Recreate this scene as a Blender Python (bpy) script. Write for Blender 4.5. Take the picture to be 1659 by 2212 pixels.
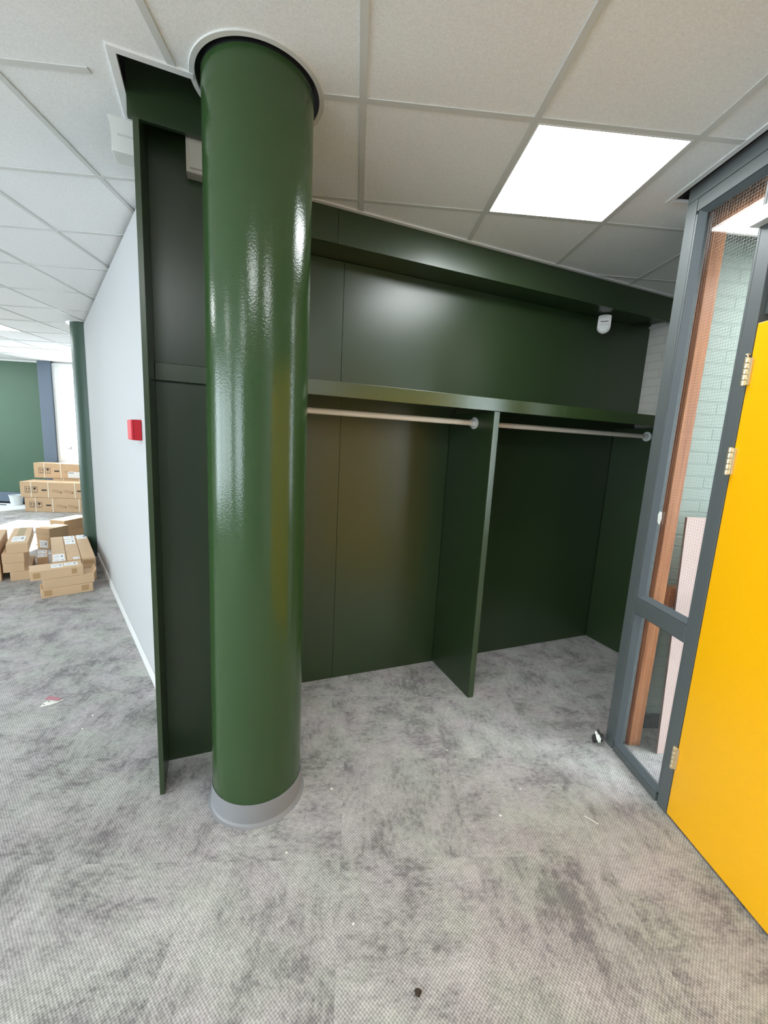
import bpy, bmesh, math, random
from math import sin, cos, pi, radians
from mathutils import Vector, Matrix

random.seed(7)
S = bpy.context.scene
C = S.collection
for o in list(bpy.data.objects):
    bpy.data.objects.remove(o)

# ------------------------------------------------------------------ camera, world, exposure
H = 2.644                      # height of the suspended ceiling
YAW, PITCH, ROLL, FPX, EYE = 0.0710, 0.1649, 0.0527, 905.29, 1.5178
fw = Vector((sin(YAW)*cos(PITCH), cos(YAW)*cos(PITCH), -sin(PITCH)))
r0 = Vector((cos(YAW), -sin(YAW), 0)); u0 = r0.cross(fw)
rt = cos(ROLL)*r0 + sin(ROLL)*u0; up = -sin(ROLL)*r0 + cos(ROLL)*u0
cam_d = bpy.data.cameras.new('camera'); cam = bpy.data.objects.new('camera', cam_d); C.objects.link(cam)
cam_d.sensor_width = 36.0; cam_d.lens = FPX/2212*36.0; cam_d.clip_start = 0.02
cam.matrix_world = Matrix(((rt.x, up.x, -fw.x, 0), (rt.y, up.y, -fw.y, 0), (rt.z, up.z, -fw.z, EYE), (0, 0, 0, 1)))
S.camera = cam

S.view_settings.view_transform = 'Standard'; S.view_settings.look = 'None'
S.view_settings.gamma = 1; S.view_settings.use_curve_mapping = False
S.view_settings.exposure = 0.43
WORLD_STRENGTH = 8.0
LED_STRENGTH = 14.5
w = bpy.data.worlds.new('sky'); S.world = w; w.use_nodes = True
bg = w.node_tree.nodes['Background']; bg.inputs[0].default_value = (0.80, 0.91, 1.0, 1); bg.inputs[1].default_value = WORLD_STRENGTH
sun_d = bpy.data.lights.new('sun', 'SUN'); sun_d.energy = 10.0; sun_d.angle = radians(1.0); sun_d.color = (1.0, .95, .88)
sun = bpy.data.objects.new('sun', sun_d); C.objects.link(sun)
sun.rotation_euler = Vector((.08, -.80, -.60)).to_track_quat('-Z', 'Y').to_euler()      # through the far window, on to the floor between the cartons
S.cycles.use_denoising = True
S.cycles.max_bounces = 10; S.cycles.diffuse_bounces = 6; S.cycles.glossy_bounces = 4
S.cycles.transparent_max_bounces = 12; S.cycles.sample_clamp_indirect = 6

def portal(loc, rot, sx, sy):
    l = bpy.data.lights.new('daylight_portal', 'AREA'); l.shape = 'RECTANGLE'; l.size = sx; l.size_y = sy
    l.cycles.is_portal = True
    o = bpy.data.objects.new('daylight_portal', l); C.objects.link(o); o.location = loc; o.rotation_euler = rot

# ------------------------------------------------------------------ materials
def lin(r, g=None, b=None):
    if g is None: g = b = r
    f = lambda c: ((c/255)/12.92 if c/255 <= .04045 else (((c/255)+.055)/1.055)**2.4)
    return (f(r), f(g), f(b), 1)
def mat(name, col, rough=.5, metal=0, spec=.5, bump=None, noise=None, emit=None):
    m = bpy.data.materials.new(name); m.use_nodes = True; nt = m.node_tree; p = nt.nodes['Principled BSDF']
    p.inputs['Base Color'].default_value = col; p.inputs['Roughness'].default_value = rough
    p.inputs['Metallic'].default_value = metal; p.inputs['Specular IOR Level'].default_value = spec
    tc = nt.nodes.new('ShaderNodeTexCoord')
    if noise:            # (scale, amount, detail): slight tone variation
        n = nt.nodes.new('ShaderNodeTexNoise'); n.inputs['Scale'].default_value = noise[0]; n.inputs['Detail'].default_value = noise[2]
        nt.links.new(tc.outputs['Object'], n.inputs['Vector'])
        mx = nt.nodes.new('ShaderNodeMix'); mx.data_type = 'RGBA'
        a = noise[1]
        mx.inputs[6].default_value = tuple(c*(1-a) for c in col[:3])+(1,); mx.inputs[7].default_value = tuple(min(1, c*(1+a)) for c in col[:3])+(1,)
        nt.links.new(n.outputs['Fac'], mx.inputs[0]); nt.links.new(mx.outputs[2], p.inputs['Base Color'])
    if bump:             # (scale, strength, distance)
        n = nt.nodes.new('ShaderNodeTexNoise'); n.inputs['Scale'].default_value = bump[0]; n.inputs['Detail'].default_value = 2
        nt.links.new(tc.outputs['Object'], n.inputs['Vector'])
        b = nt.nodes.new('ShaderNodeBump'); b.inputs['Strength'].default_value = bump[1]; b.inputs['Distance'].default_value = bump[2]
        nt.links.new(n.outputs['Fac'], b.inputs['Height']); nt.links.new(b.outputs[0], p.inputs['Normal'])
    if emit:
        p.inputs['Emission Color'].default_value = emit[0]; p.inputs['Emission Strength'].default_value = emit[1]
    return m

M = {}
GREEN = (0.024, 0.046, 0.016, 1)
M['green_gloss'] = mat('green_gloss_paint', (0.032, 0.068, 0.022, 1), .15, bump=(170, .22, .002), spec=.5)
M['green_hazed'] = mat('far_column_hazed_green', (0.048, 0.095, 0.066, 1), .4)  # column green lightened and cooled for distance haze and exposure; matte finish
M['green_satin'] = mat('green_satin_paint', GREEN, .33, bump=(260, .08, .001), spec=.75, noise=(3, .08, 3))
M['green_semi'] = mat('green_semi_gloss_lit', (0.030, 0.056, 0.016, 1), .27, bump=(200, .1, .001), spec=1.0)  # base colour lightened for the yellow door's reflection on shelf and partition edges
M['green_wall'] = mat('green_wall_paint', (0.060, 0.125, 0.075, 1), .55)
M['anthracite'] = mat('anthracite_paint', lin(90, 95, 94), .45, bump=(220, .05, .001))
M['bead_grey'] = mat('bead_grey_paint', lin(88, 95, 98), .4)
M['dark_gap'] = mat('dark_gap', lin(14, 14, 16), .8)
M['white_wall'] = mat('white_wall_paint', lin(186, 187, 187), .7, bump=(120, .06, .001))
M['white_trim'] = mat('white_trim_paint', lin(232, 232, 230), .4)
M['white_plastic'] = mat('white_plastic', lin(226, 226, 222), .35)
M['lens_plastic'] = mat('lens_plastic', lin(208, 210, 208), .3)
M['beige_plastic'] = mat('beige_plastic', lin(205, 195, 178), .45)
M['red'] = mat('red_plastic', lin(206, 26, 44), .32)
M['red_dark'] = mat('red_plastic_front', lin(214, 38, 56), .4)
M['yellow'] = mat('yellow_lacquer', (0.97, 0.47, 0.003, 1), .30, bump=(90, .04, .001))
M['brass'] = mat('brushed_brass', lin(228, 212, 178), .34, metal=.75)
M['rail_wood'] = mat('pale_rail', lin(232, 222, 206), .45, noise=(18, .06, 3))
M['skirt_grey'] = mat('grey_skirting', lin(136, 136, 138), .5)
M['pink_board'] = mat('pink_board', lin(226, 196, 186), .7, noise=(5, .05, 3))
M['board_edge'] = mat('board_edge', lin(112, 92, 84), .8)

M['sage_low'] = mat('dark_grey_skirting', lin(84, 92, 92), .6)
M['cardboard'] = mat('cardboard', lin(208, 176, 140), .8, noise=(6, .07, 4))
M['tape'] = mat('brown_tape', lin(182, 146, 104), .35)
M['clear_tape'] = mat('clear_tape', lin(205, 178, 148), .2)
M['label'] = mat('white_label', lin(236, 236, 236), .6)
M['ink'] = mat('black_ink', lin(52, 42, 46), .7)
M['ink_brown'] = mat('brown_ink', lin(128, 98, 72), .8)
M['ink_grey'] = mat('grey_ink', lin(140, 142, 150), .7)
M['strap'] = mat('white_strap', lin(238, 226, 206), .4)
M['bucket'] = mat('bucket_white', lin(225, 232, 234), .35)
M['blue'] = mat('blue_tool', lin(60, 66, 140), .5)
M['dark'] = mat('dark_plastic', lin(52, 52, 58), .5)
M['sheet'] = mat('white_sheet', lin(235, 238, 240), .7)
M['foil'] = mat('black_foil', lin(62, 60, 60), .35)
M['foil_white'] = mat('white_foil', lin(240, 240, 232), .5)
M['crumb'] = mat('brown_crumb', lin(58, 46, 38), .9)
M['pink'] = mat('dusty_pink_plastic', lin(164, 112, 120), .5)
M['fleck'] = mat('white_fleck', lin(240, 238, 230), .6)
M['wire'] = mat('steel_wire', lin(150, 150, 146), .35, metal=.7)
M['slab'] = mat('concrete_slab', lin(60, 58, 58), .9)
M['far_grey'] = mat('blue_grey_paint', lin(98, 112, 128), .5)
M['ceil_bar'] = mat('ceiling_bar', lin(212, 212, 208), .5)
M['plate_grey'] = mat('steel', lin(150, 150, 152), .4, metal=.6)

def emission(name, col, strength):
    m = bpy.data.materials.new(name); m.use_nodes = True; nt = m.node_tree; nt.nodes.clear()
    e = nt.nodes.new('ShaderNodeEmission'); e.inputs[0].default_value = col; e.inputs[1].default_value = strength
    o = nt.nodes.new('ShaderNodeOutputMaterial'); nt.links.new(e.outputs[0], o.inputs[0]); return m
M['led'] = emission('led_diffuser', (0.945, 0.985, 1.0, 1), LED_STRENGTH)

def glass(name, tint, refl):
    m = bpy.data.materials.new(name); m.use_nodes = True; nt = m.node_tree; nt.nodes.clear()
    t = nt.nodes.new('ShaderNodeBsdfTransparent'); t.inputs[0].default_value = tint
    g = nt.nodes.new('ShaderNodeBsdfGlossy'); g.inputs['Roughness'].default_value = .02
    lw = nt.nodes.new('ShaderNodeLayerWeight'); lw.inputs[0].default_value = .5        # Schlick reflectance of a thin pane
    f = nt.nodes.new('ShaderNodeMath'); f.operation = 'POWER'; nt.links.new(lw.outputs['Facing'], f.inputs[0]); f.inputs[1].default_value = 5
    f1 = nt.nodes.new('ShaderNodeMath'); f1.operation = 'MULTIPLY_ADD'; nt.links.new(f.outputs[0], f1.inputs[0]); f1.inputs[1].default_value = .92; f1.inputs[2].default_value = .06; f = f1
    mx = nt.nodes.new('ShaderNodeMixShader'); o = nt.nodes.new('ShaderNodeOutputMaterial')
    nt.links.new(f.outputs[0], mx.inputs[0]); nt.links.new(t.outputs[0], mx.inputs[1]); nt.links.new(g.outputs[0], mx.inputs[2])
    nt.links.new(mx.outputs[0], o.inputs[0]); return m
M['glass'] = glass('clear_glass', (.97, .985, .975, 1), 1)

def N(nt, t, **kw):
    n = nt.nodes.new(t)
    for k, v in kw.items(): setattr(n, k, v)
    return n
def math_node(nt, op, a, b=None):
    n = nt.nodes.new('ShaderNodeMath'); n.operation = op
    for i, x in enumerate((a, b)):
        if x is None: continue
        if isinstance(x, (int, float)): n.inputs[i].default_value = x
        else: nt.links.new(x, n.inputs[i])
    return n.outputs[0]

def carpet_mat():
    m = bpy.data.materials.new('grey_carpet_tiles'); m.use_nodes = True; nt = m.node_tree; L = nt.links
    p = nt.nodes['Principled BSDF']; p.inputs['Roughness'].default_value = .95; p.inputs['Specular IOR Level'].default_value = .15
    tc = N(nt, 'ShaderNodeTexCoord'); sp = N(nt, 'ShaderNodeSeparateXYZ'); L.new(tc.outputs['Object'], sp.inputs[0])
    x = math_node(nt, 'ADD', sp.outputs[0], 20.0); y = math_node(nt, 'ADD', sp.outputs[1], 20.19)   # seams at x = 0, y = 1.31
    ix = math_node(nt, 'FLOOR', math_node(nt, 'DIVIDE', x, .5)); iy = math_node(nt, 'FLOOR', math_node(nt, 'DIVIDE', y, .5))
    par = math_node(nt, 'MODULO', math_node(nt, 'ADD', ix, iy), 2.0)          # quarter turned every other tile
    cell = N(nt, 'ShaderNodeCombineXYZ'); L.new(ix, cell.inputs[0]); L.new(iy, cell.inputs[1])
    wn = N(nt, 'ShaderNodeTexWhiteNoise'); L.new(cell.outputs[0], wn.inputs[0])
    # blotches: broad, mid and fine, drawn out along the quarter-turned pile direction
    def stretched(sx, sy):
        c = N(nt, 'ShaderNodeCombineXYZ'); L.new(math_node(nt, 'MULTIPLY', x, sx), c.inputs[0]); L.new(math_node(nt, 'MULTIPLY', y, sy), c.inputs[1])
        L.new(math_node(nt, 'MULTIPLY', wn.outputs[0], 3.0), c.inputs[2]); return c.outputs[0]
    mixv = N(nt, 'ShaderNodeMix'); mixv.data_type = 'VECTOR'; L.new(par, mixv.inputs[0]); L.new(stretched(1.0, 1.5), mixv.inputs[4]); L.new(stretched(1.5, 1.0), mixv.inputs[5])
    def nz(vec, sc, det, ro):
        n_ = N(nt, 'ShaderNodeTexNoise'); n_.inputs['Scale'].default_value = sc; n_.inputs['Detail'].default_value = det; n_.inputs['Roughness'].default_value = ro
        L.new(vec, n_.inputs['Vector']); return n_.outputs['Fac']
    nA = nz(tc.outputs['Object'], 3.2, 2, .5); nB = nz(mixv.outputs[1], 7.0, 5, .62); nC = nz(mixv.outputs[1], 38.0, 4, .7)
    nsum = math_node(nt, 'ADD', math_node(nt, 'MULTIPLY', nA, .24), math_node(nt, 'ADD', math_node(nt, 'MULTIPLY', nB, .42), math_node(nt, 'MULTIPLY', nC, .34)))
    n2 = N(nt, 'ShaderNodeTexNoise'); n2.inputs['Scale'].default_value = 1.1; n2.inputs['Detail'].default_value = 3; L.new(tc.outputs['Object'], n2.inputs['Vector'])
    ramp = N(nt, 'ShaderNodeValToRGB'); L.new(nsum, ramp.inputs[0])
    e = ramp.color_ramp.elements; e[0].position = .40; e[0].color = lin(128, 126, 126); e[1].position = .60; e[1].color = lin(186, 184, 182)
    e2 = ramp.color_ramp.elements.new(.49); e2.color = lin(165, 163, 161)
    # faint mauve / sage drift
    tint = N(nt, 'ShaderNodeValToRGB'); n3 = N(nt, 'ShaderNodeTexNoise'); n3.inputs['Scale'].default_value = 4.5; n3.inputs['Detail'].default_value = 2
    L.new(tc.outputs['Object'], n3.inputs['Vector']); L.new(n3.outputs['Fac'], tint.inputs[0])
    t = tint.color_ramp.elements; t[0].position = .38; t[0].color = (.97, 1.0, .955, 1); t[1].position = .62; t[1].color = (1.0, .965, .985, 1)
    mul = N(nt, 'ShaderNodeMix'); mul.data_type = 'RGBA'; mul.blend_type = 'MULTIPLY'; mul.inputs[0].default_value = 1
    L.new(ramp.outputs[0], mul.inputs[6]); L.new(tint.outputs[0], mul.inputs[7])
    # loop weave
    k = 2*pi/.0116
    sx = math_node(nt, 'SINE', math_node(nt, 'MULTIPLY', x, k)); sy = math_node(nt, 'SINE', math_node(nt, 'MULTIPLY', y, k))
    wv = math_node(nt, 'MULTIPLY', sx, sy)
    nf = N(nt, 'ShaderNodeTexNoise'); nf.inputs['Scale'].default_value = 130; nf.inputs['Detail'].default_value = 2; L.new(tc.outputs['Object'], nf.inputs['Vector'])
    wv2 = math_node(nt, 'ADD', math_node(nt, 'MULTIPLY', wv, .33), math_node(nt, 'MULTIPLY', math_node(nt, 'SUBTRACT', nf.outputs['Fac'], .5), .75))
    amp = math_node(nt, 'ADD', math_node(nt, 'MULTIPLY', n2.outputs['Fac'], .9), .45)
    gain = math_node(nt, 'ADD', math_node(nt, 'MULTIPLY', wv2, amp), 1.0)
    tile = math_node(nt, 'ADD', math_node(nt, 'MULTIPLY', wn.outputs[0], .04), .98)
    gain = math_node(nt, 'MULTIPLY', gain, tile)
    # seams
    fx = math_node(nt, 'ABSOLUTE', math_node(nt, 'SUBTRACT', math_node(nt, 'FRACT', math_node(nt, 'DIVIDE', x, .5)), .5))
    fy = math_node(nt, 'ABSOLUTE', math_node(nt, 'SUBTRACT', math_node(nt, 'FRACT', math_node(nt, 'DIVIDE', y, .5)), .5))
    seam = math_node(nt, 'GREATER_THAN', math_node(nt, 'MAXIMUM', fx, fy), .4955)
    gain = math_node(nt, 'MULTIPLY', gain, math_node(nt, 'SUBTRACT', 1.0, math_node(nt, 'MULTIPLY', seam, .03)))
    vm = N(nt, 'ShaderNodeVectorMath', operation='SCALE'); L.new(mul.outputs[2], vm.inputs[0]); L.new(gain, vm.inputs['Scale'])
    L.new(vm.outputs[0], p.inputs['Base Color'])
    b = N(nt, 'ShaderNodeBump'); b.inputs['Strength'].default_value = .35; b.inputs['Distance'].default_value = .003
    L.new(wv2, b.inputs['Height']); L.new(b.outputs[0], p.inputs['Normal'])
    return m
M['carpet'] = carpet_mat()

def tile_mat():
    m = mat('mineral_ceiling_tile', lin(222, 222, 219), .85, bump=(350, .12, .001))
    nt = m.node_tree; p = nt.nodes['Principled BSDF']; tc = nt.nodes['Texture Coordinate']
    n = N(nt, 'ShaderNodeTexNoise'); n.inputs['Scale'].default_value = 220; n.inputs['Detail'].default_value = 2
    nt.links.new(tc.outputs['Object'], n.inputs['Vector'])
    r = N(nt, 'ShaderNodeValToRGB'); r.color_ramp.elements[0].position = .3; r.color_ramp.elements[0].color = lin(232, 232, 230)
    r.color_ramp.elements[1].position = .7; r.color_ramp.elements[1].color = lin(246, 246, 245)
    nt.links.new(n.outputs['Fac'], r.inputs[0]); nt.links.new(r.outputs[0], p.inputs['Base Color']); return m
M['tile'] = tile_mat()

def wood_mat():
    m = bpy.data.materials.new('red_brown_hardwood'); m.use_nodes = True; nt = m.node_tree; p = nt.nodes['Principled BSDF']
    p.inputs['Roughness'].default_value = .4
    tc = N(nt, 'ShaderNodeTexCoord'); mp = N(nt, 'ShaderNodeMapping'); mp.inputs['Scale'].default_value = (60, 60, 2.2)
    nt.links.new(tc.outputs['Object'], mp.inputs[0])
    n = N(nt, 'ShaderNodeTexNoise'); n.inputs['Scale'].default_value = 1.0; n.inputs['Detail'].default_value = 5
    nt.links.new(mp.outputs[0], n.inputs['Vector'])
    r = N(nt, 'ShaderNodeValToRGB'); r.color_ramp.elements[0].position = .3; r.color_ramp.elements[0].color = lin(160, 92, 52)
    r.color_ramp.elements[1].position = .7; r.color_ramp.elements[1].color = lin(212, 142, 92)
    nt.links.new(n.outputs['Fac'], r.inputs[0]); nt.links.new(r.outputs[0], p.inputs['Base Color']); return m
M['wood'] = wood_mat()

def brick_mat(name, col, mortar, face, ax):
    m = mat(name, col, .65); nt = m.node_tree; p = nt.nodes['Principled BSDF']
    tc = nt.nodes['Texture Coordinate']; sp = N(nt, 'ShaderNodeSeparateXYZ'); nt.links.new(tc.outputs['Object'], sp.inputs[0])
    c = N(nt, 'ShaderNodeCombineXYZ'); nt.links.new(sp.outputs[ax], c.inputs[0]); nt.links.new(sp.outputs[2], c.inputs[1])
    b = N(nt, 'ShaderNodeTexBrick'); b.inputs['Scale'].default_value = 1; b.inputs['Brick Width'].default_value = .21; b.inputs['Row Height'].default_value = .062
    b.inputs['Mortar Size'].default_value = .006; b.inputs['Mortar Smooth'].default_value = .3
    b.inputs['Color1'].default_value = (1, 1, 1, 1); b.inputs['Color2'].default_value = (.9, .9, .9, 1); b.inputs['Mortar'].default_value = (0, 0, 0, 1); b2 = N(nt, 'ShaderNodeMix'); b2.data_type = 'RGBA'; b2.inputs[6].default_value = mortar; b2.inputs[7].default_value = face; nt.links.new(b.outputs['Color'], b2.inputs[0]); nt.links.new(b2.outputs[2], p.inputs['Base Color'])
    nt.links.new(c.outputs[0], b.inputs['Vector'])
    bp = N(nt, 'ShaderNodeBump'); bp.inputs['Strength'].default_value = .5; bp.inputs['Distance'].default_value = .004
    nt.links.new(b.outputs['Color'], bp.inputs['Height']); nt.links.new(bp.outputs[0], p.inputs['Normal']); return m
M['brick'] = brick_mat('white_painted_brick', lin(205, 203, 196), lin(197, 195, 187), lin(207, 205, 198), 1)
M['sage_wall'] = brick_mat('sage_painted_brick', lin(160, 176, 162), lin(154, 168, 158), lin(162, 175, 165), 0)

# ------------------------------------------------------------------ mesh helpers
class MB:
    """collects shapes; build() links them as one mesh object"""
    def __init__(s): s.bm = bmesh.new(); s.mats = []
    def _mi(s, m):
        if m not in s.mats: s.mats.append(m)
        return s.mats.index(m)
    def box(s, x0, x1, y0, y1, z0, z1, m='white_trim', bev=0, T=None):
        b = bmesh.new(); bmesh.ops.create_cube(b, size=1)
        for v in b.verts: v.co = Vector(((x0+x1)/2+v.co.x*(x1-x0), (y0+y1)/2+v.co.y*(y1-y0), (z0+z1)/2+v.co.z*(z1-z0)))
        if bev: bmesh.ops.bevel(b, geom=b.edges[:], offset=bev, segments=2, profile=.5, affect='EDGES')
        return s._merge(b, m, T)
    def _merge(s, b, m, T=None, smooth=False):
        if T is not None: bmesh.ops.transform(b, matrix=T, verts=b.verts[:])
        bmesh.ops.recalc_face_normals(b, faces=b.faces[:])
        i = s._mi(m); me = bpy.data.meshes.new('t'); 
        for f in b.faces: f.material_index = i; f.smooth = smooth
        b.to_mesh(me); b.free(); s.bm.from_mesh(me); bpy.data.meshes.remove(me); return s
    def cyl(s, a, b_, r, m='white_trim', n=24, r2=None, smooth=True, bev=0):
        a = Vector(a); b_ = Vector(b_); d = b_-a; b = bmesh.new()
        bmesh.ops.create_cone(b, cap_ends=True, segments=n, radius1=r, radius2=r if r2 is None else r2, depth=d.length)
        if bev:
            es = [e for e in b.edges if abs(e.verts[0].co.z-e.verts[1].co.z) < 1e-6]
            bmesh.ops.bevel(b, geom=es, offset=bev, segments=2, profile=.5, affect='EDGES')
        T = Matrix.Translation((a+b_)/2) @ d.to_track_quat('Z', 'Y').to_matrix().to_4x4()
        bmesh.ops.transform(b, matrix=T, verts=b.verts[:]); bmesh.ops.recalc_face_normals(b, faces=b.faces[:])
        i = s._mi(m); me = bpy.data.meshes.new('t')
        for f in b.faces: f.material_index = i; f.smooth = smooth and len(f.verts) == 4
        b.to_mesh(me); b.free(); s.bm.from_mesh(me); bpy.data.meshes.remove(me); return s
    def lathe(s, prof, m, n=96, close=False, T=None):
        """prof: (r, z) list; close joins last to first"""
        b = bmesh.new(); rings = [[b.verts.new((r*cos(2*pi*k/n), r*sin(2*pi*k/n), z)) for k in range(n)] for r, z in prof]
        pairs = list(zip(rings, rings[1:])) + ([(rings[-1], rings[0])] if close else [])
        for A, B in pairs:
            for k in range(n): b.faces.new((A[k], A[(k+1) % n], B[(k+1) % n], B[k]))
        return s._merge(b, m, T, smooth=True)
    def prism(s, pts, d0, d1, m, axis='y', bev=0, T=None):
        """2D outline extruded along axis: axis y -> pts are (x,z); axis z -> (x,y); axis x -> (y,z)"""
        b = bmesh.new()
        def P(p, d): return {'y': (p[0], d, p[1]), 'z': (p[0], p[1], d), 'x': (d, p[0], p[1])}[axis]
        A = [b.verts.new(P(p, d0)) for p in pts]; B = [b.verts.new(P(p, d1)) for p in pts]
        b.faces.new(A); b.faces.new(B[::-1]); n = len(pts)
        for k in range(n): b.faces.new((A[k], B[k], B[(k+1) % n], A[(k+1) % n]))
        if bev: bmesh.ops.bevel(b, geom=b.edges[:], offset=bev, segments=2, profile=.5, affect='EDGES')
        return s._merge(b, m, T)
    def quad(s, pts, m):
        b = bmesh.new(); b.faces.new([b.verts.new(p) for p in pts]); i = s._mi(m); me = bpy.data.meshes.new('t')
        for f in b.faces: f.material_index = i
        b.to_mesh(me); b.free(); s.bm.from_mesh(me); bpy.data.meshes.remove(me); return s
    def build(s, name, parent=None, loc=(0, 0, 0), rz=0):
        me = bpy.data.meshes.new(name); s.bm.to_mesh(me); s.bm.free()
        flags = [p.use_smooth for p in me.polygons]
        if any(flags):
            me.set_sharp_from_angle(angle=radians(32)); me.polygons.foreach_set('use_smooth', flags)
        for m in s.mats: me.materials.append(M[m])
        o = bpy.data.objects.new(name, me); C.objects.link(o)
        if parent: o.parent = parent
        o.location = loc; o.rotation_euler = (0, 0, rz); return o
def tag(o, label=None, cat=None, group=None, kind=None):
    for k, v in (('label', label), ('category', cat), ('group', group), ('kind', kind)):
        if v: o[k] = v
    return o
def struct(mb, name, **k):
    o = mb.build(name, **k); o['kind'] = 'structure'; return o
def thing(name, loc, rz, label, cat, group=None):
    o = bpy.data.objects.new(name, None); o.empty_display_size = .1; C.objects.link(o)
    o.location = loc; o.rotation_euler = (0, 0, rz); return tag(o, label, cat, group)

# ------------------------------------------------------------------ frames of reference
CO = Vector((-.77, 1.60)); CA = math.atan2(.761, 2.278)         # wardrobe: u along its front, v into its depth
CU = Vector((cos(CA), sin(CA))); CV = Vector((-CU.y, CU.x))
def cxy(u, v): return CO + CU*u + CV*v
COL = Vector((-.373, 1.632)); CR = .180                           # round column
WO = Vector((-1.03, 2.23)); WD = Vector((-.579, .815)).normalized(); WA = math.atan2(WD.y, WD.x); WL = 3.49   # long white wall
FX = 1.39                                                         # face of the glazed frame and yellow door
XL, XR, YB, YF = -9.0, 3.0, -4.0, 8.35                            # outer walls
ZT = 3.1

# ------------------------------------------------------------------ shell
struct(MB().box(XL, XR, YB, YF, -.1, 0, 'carpet'), 'floor')

def wall_with_holes(axis, pos, th, a0, a1, holes, m):
    """wall in plane axis=pos; holes: (a, b, z0, z1) along the other axis"""
    mb = MB(); holes = sorted(holes); cur = a0
    def bx(p, q, z0, z1):
        if q-p < 1e-4 or z1-z0 < 1e-4: return
        if axis == 'x': mb.box(min(pos, pos+th), max(pos, pos+th), p, q, z0, z1, m)
        else: mb.box(p, q, min(pos, pos+th), max(pos, pos+th), z0, z1, m)
    for a, b, z0, z1 in holes:
        bx(cur, a, 0, ZT); bx(a, b, 0, z0); bx(a, b, z1, ZT); cur = b
    bx(cur, a1, 0, ZT); return mb
FARW = [(-5.58, -3.9, .83, 2.60)]
LEFTW = [(4.9, 7.6, .8, 2.5)]
XF, YS = -5.0, 4.2                                                # unseen glazed side added for daylight and column reflection; room steps out left
SIDEW = [(-2.7, 1.8, .2, 2.55)]
BACKW = [(-4.9, -2.6, .35, 2.5)]  # unseen opening added to bring daylight to the hall ceiling
RIGHTW = [(.2, 1.9, .1, 2.4)]
struct(wall_with_holes('y', YF, .15, XL-.15, XR+.15, FARW, 'green_wall'), 'wall_far')
struct(wall_with_holes('x', XL, -.15, YS, YF, LEFTW, 'white_wall'), 'wall_left')
struct(wall_with_holes('x', XF, -.15, YB, YS, SIDEW, 'white_wall'), 'wall_side')
struct(MB().box(XL, XF-.15, YS-.15, YS, 0, ZT, 'white_wall'), 'wall_step')
struct(wall_with_holes('y', YB, -.15, XF-.15, XR+.15, BACKW, 'white_wall'), 'wall_back')
struct(wall_with_holes('x', XR, .15, YB, YF, RIGHTW, 'white_wall'), 'wall_right')
for a, b, z0, z1 in FARW: portal(((a+b)/2, YF+.02, (z0+z1)/2), (-pi/2, 0, 0), b-a, z1-z0)
for a, b, z0, z1 in LEFTW: portal((XL-.02, (a+b)/2, (z0+z1)/2), (0, -pi/2, 0), z1-z0, b-a)
for a, b, z0, z1 in SIDEW: portal((XF-.02, (a+b)/2, (z0+z1)/2), (0, -pi/2, 0), z1-z0, b-a)
for a, b, z0, z1 in BACKW: portal(((a+b)/2, YB-.02, (z0+z1)/2), (pi/2, 0, 0), b-a, z1-z0)
for a, b, z0, z1 in RIGHTW: portal((XR+.02, (a+b)/2, (z0+z1)/2), (0, pi/2, 0), z1-z0, b-a)

# suspended ceiling: tiles with a round hole for the column and a cut-out over the glazed frame, concrete slab above
GX0, GY0, GS = -.628, 1.622, .6
LEDS = [(2, 0), (0, -4), (2, -4), (-7, 6), (-5, -4), (-11, 6), (-5, 0), (-2, -6), (-11, 9)]  # two visible, two read off the column's streaks, the rest added for light
cb = MB()
zt = H+.0035
sq = .235; hx0, hx1, hy0, hy1 = COL.x-sq, COL.x+sq, COL.y-sq, COL.y+sq
FXO, FYO = 1.358, 1.985
def tiles(x0, x1, y0, y1):
    if x1-x0 > 1e-4 and y1-y0 > 1e-4: cb.quad([(x0, y0, zt), (x0, y1, zt), (x1, y1, zt), (x1, y0, zt)], 'tile')
def tiles_minus(x0, x1, y0, y1, holes):
    for h in holes:
        a, b, c, d = max(x0, h[0]), min(x1, h[1]), max(y0, h[2]), min(y1, h[3])
        if b-a > 1e-4 and d-c > 1e-4:
            rest = [k for k in holes if k is not h]
            tiles_minus(x0, a, y0, y1, rest); tiles_minus(b, x1, y0, y1, rest)
            tiles_minus(a, b, y0, c, rest); tiles_minus(a, b, d, y1, rest); return
    tiles(x0, x1, y0, y1)
holes = [(hx0, hx1, hy0, hy1), (FXO, XR, YB, FYO)]
for i, j in LEDS: holes.append((GX0+GS*i, GX0+GS*(i+1), GY0+GS*j, GY0+GS*(j+1)))
tiles_minus(XL, XR, YB, YF, holes)
n = 96; HR = .1975
ring = [(COL.x+HR*cos(2*pi*k/n), COL.y+HR*sin(2*pi*k/n)) for k in range(n)]
sqr = []
for k in range(n):
    c, s_ = cos(2*pi*k/n), sin(2*pi*k/n); f = sq/max(abs(c), abs(s_)); sqr.append((COL.x+f*c, COL.y+f*s_))
for k in range(n):
    q = (k+1) % n
    cb.quad([(*ring[k], zt), (*sqr[k], zt), (*sqr[q], zt), (*ring[q], zt)], 'tile')
OPEN = (-.030, .30, -.055, .24)                                   # u0, u1, v0, v1 of the opening left of the column
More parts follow.
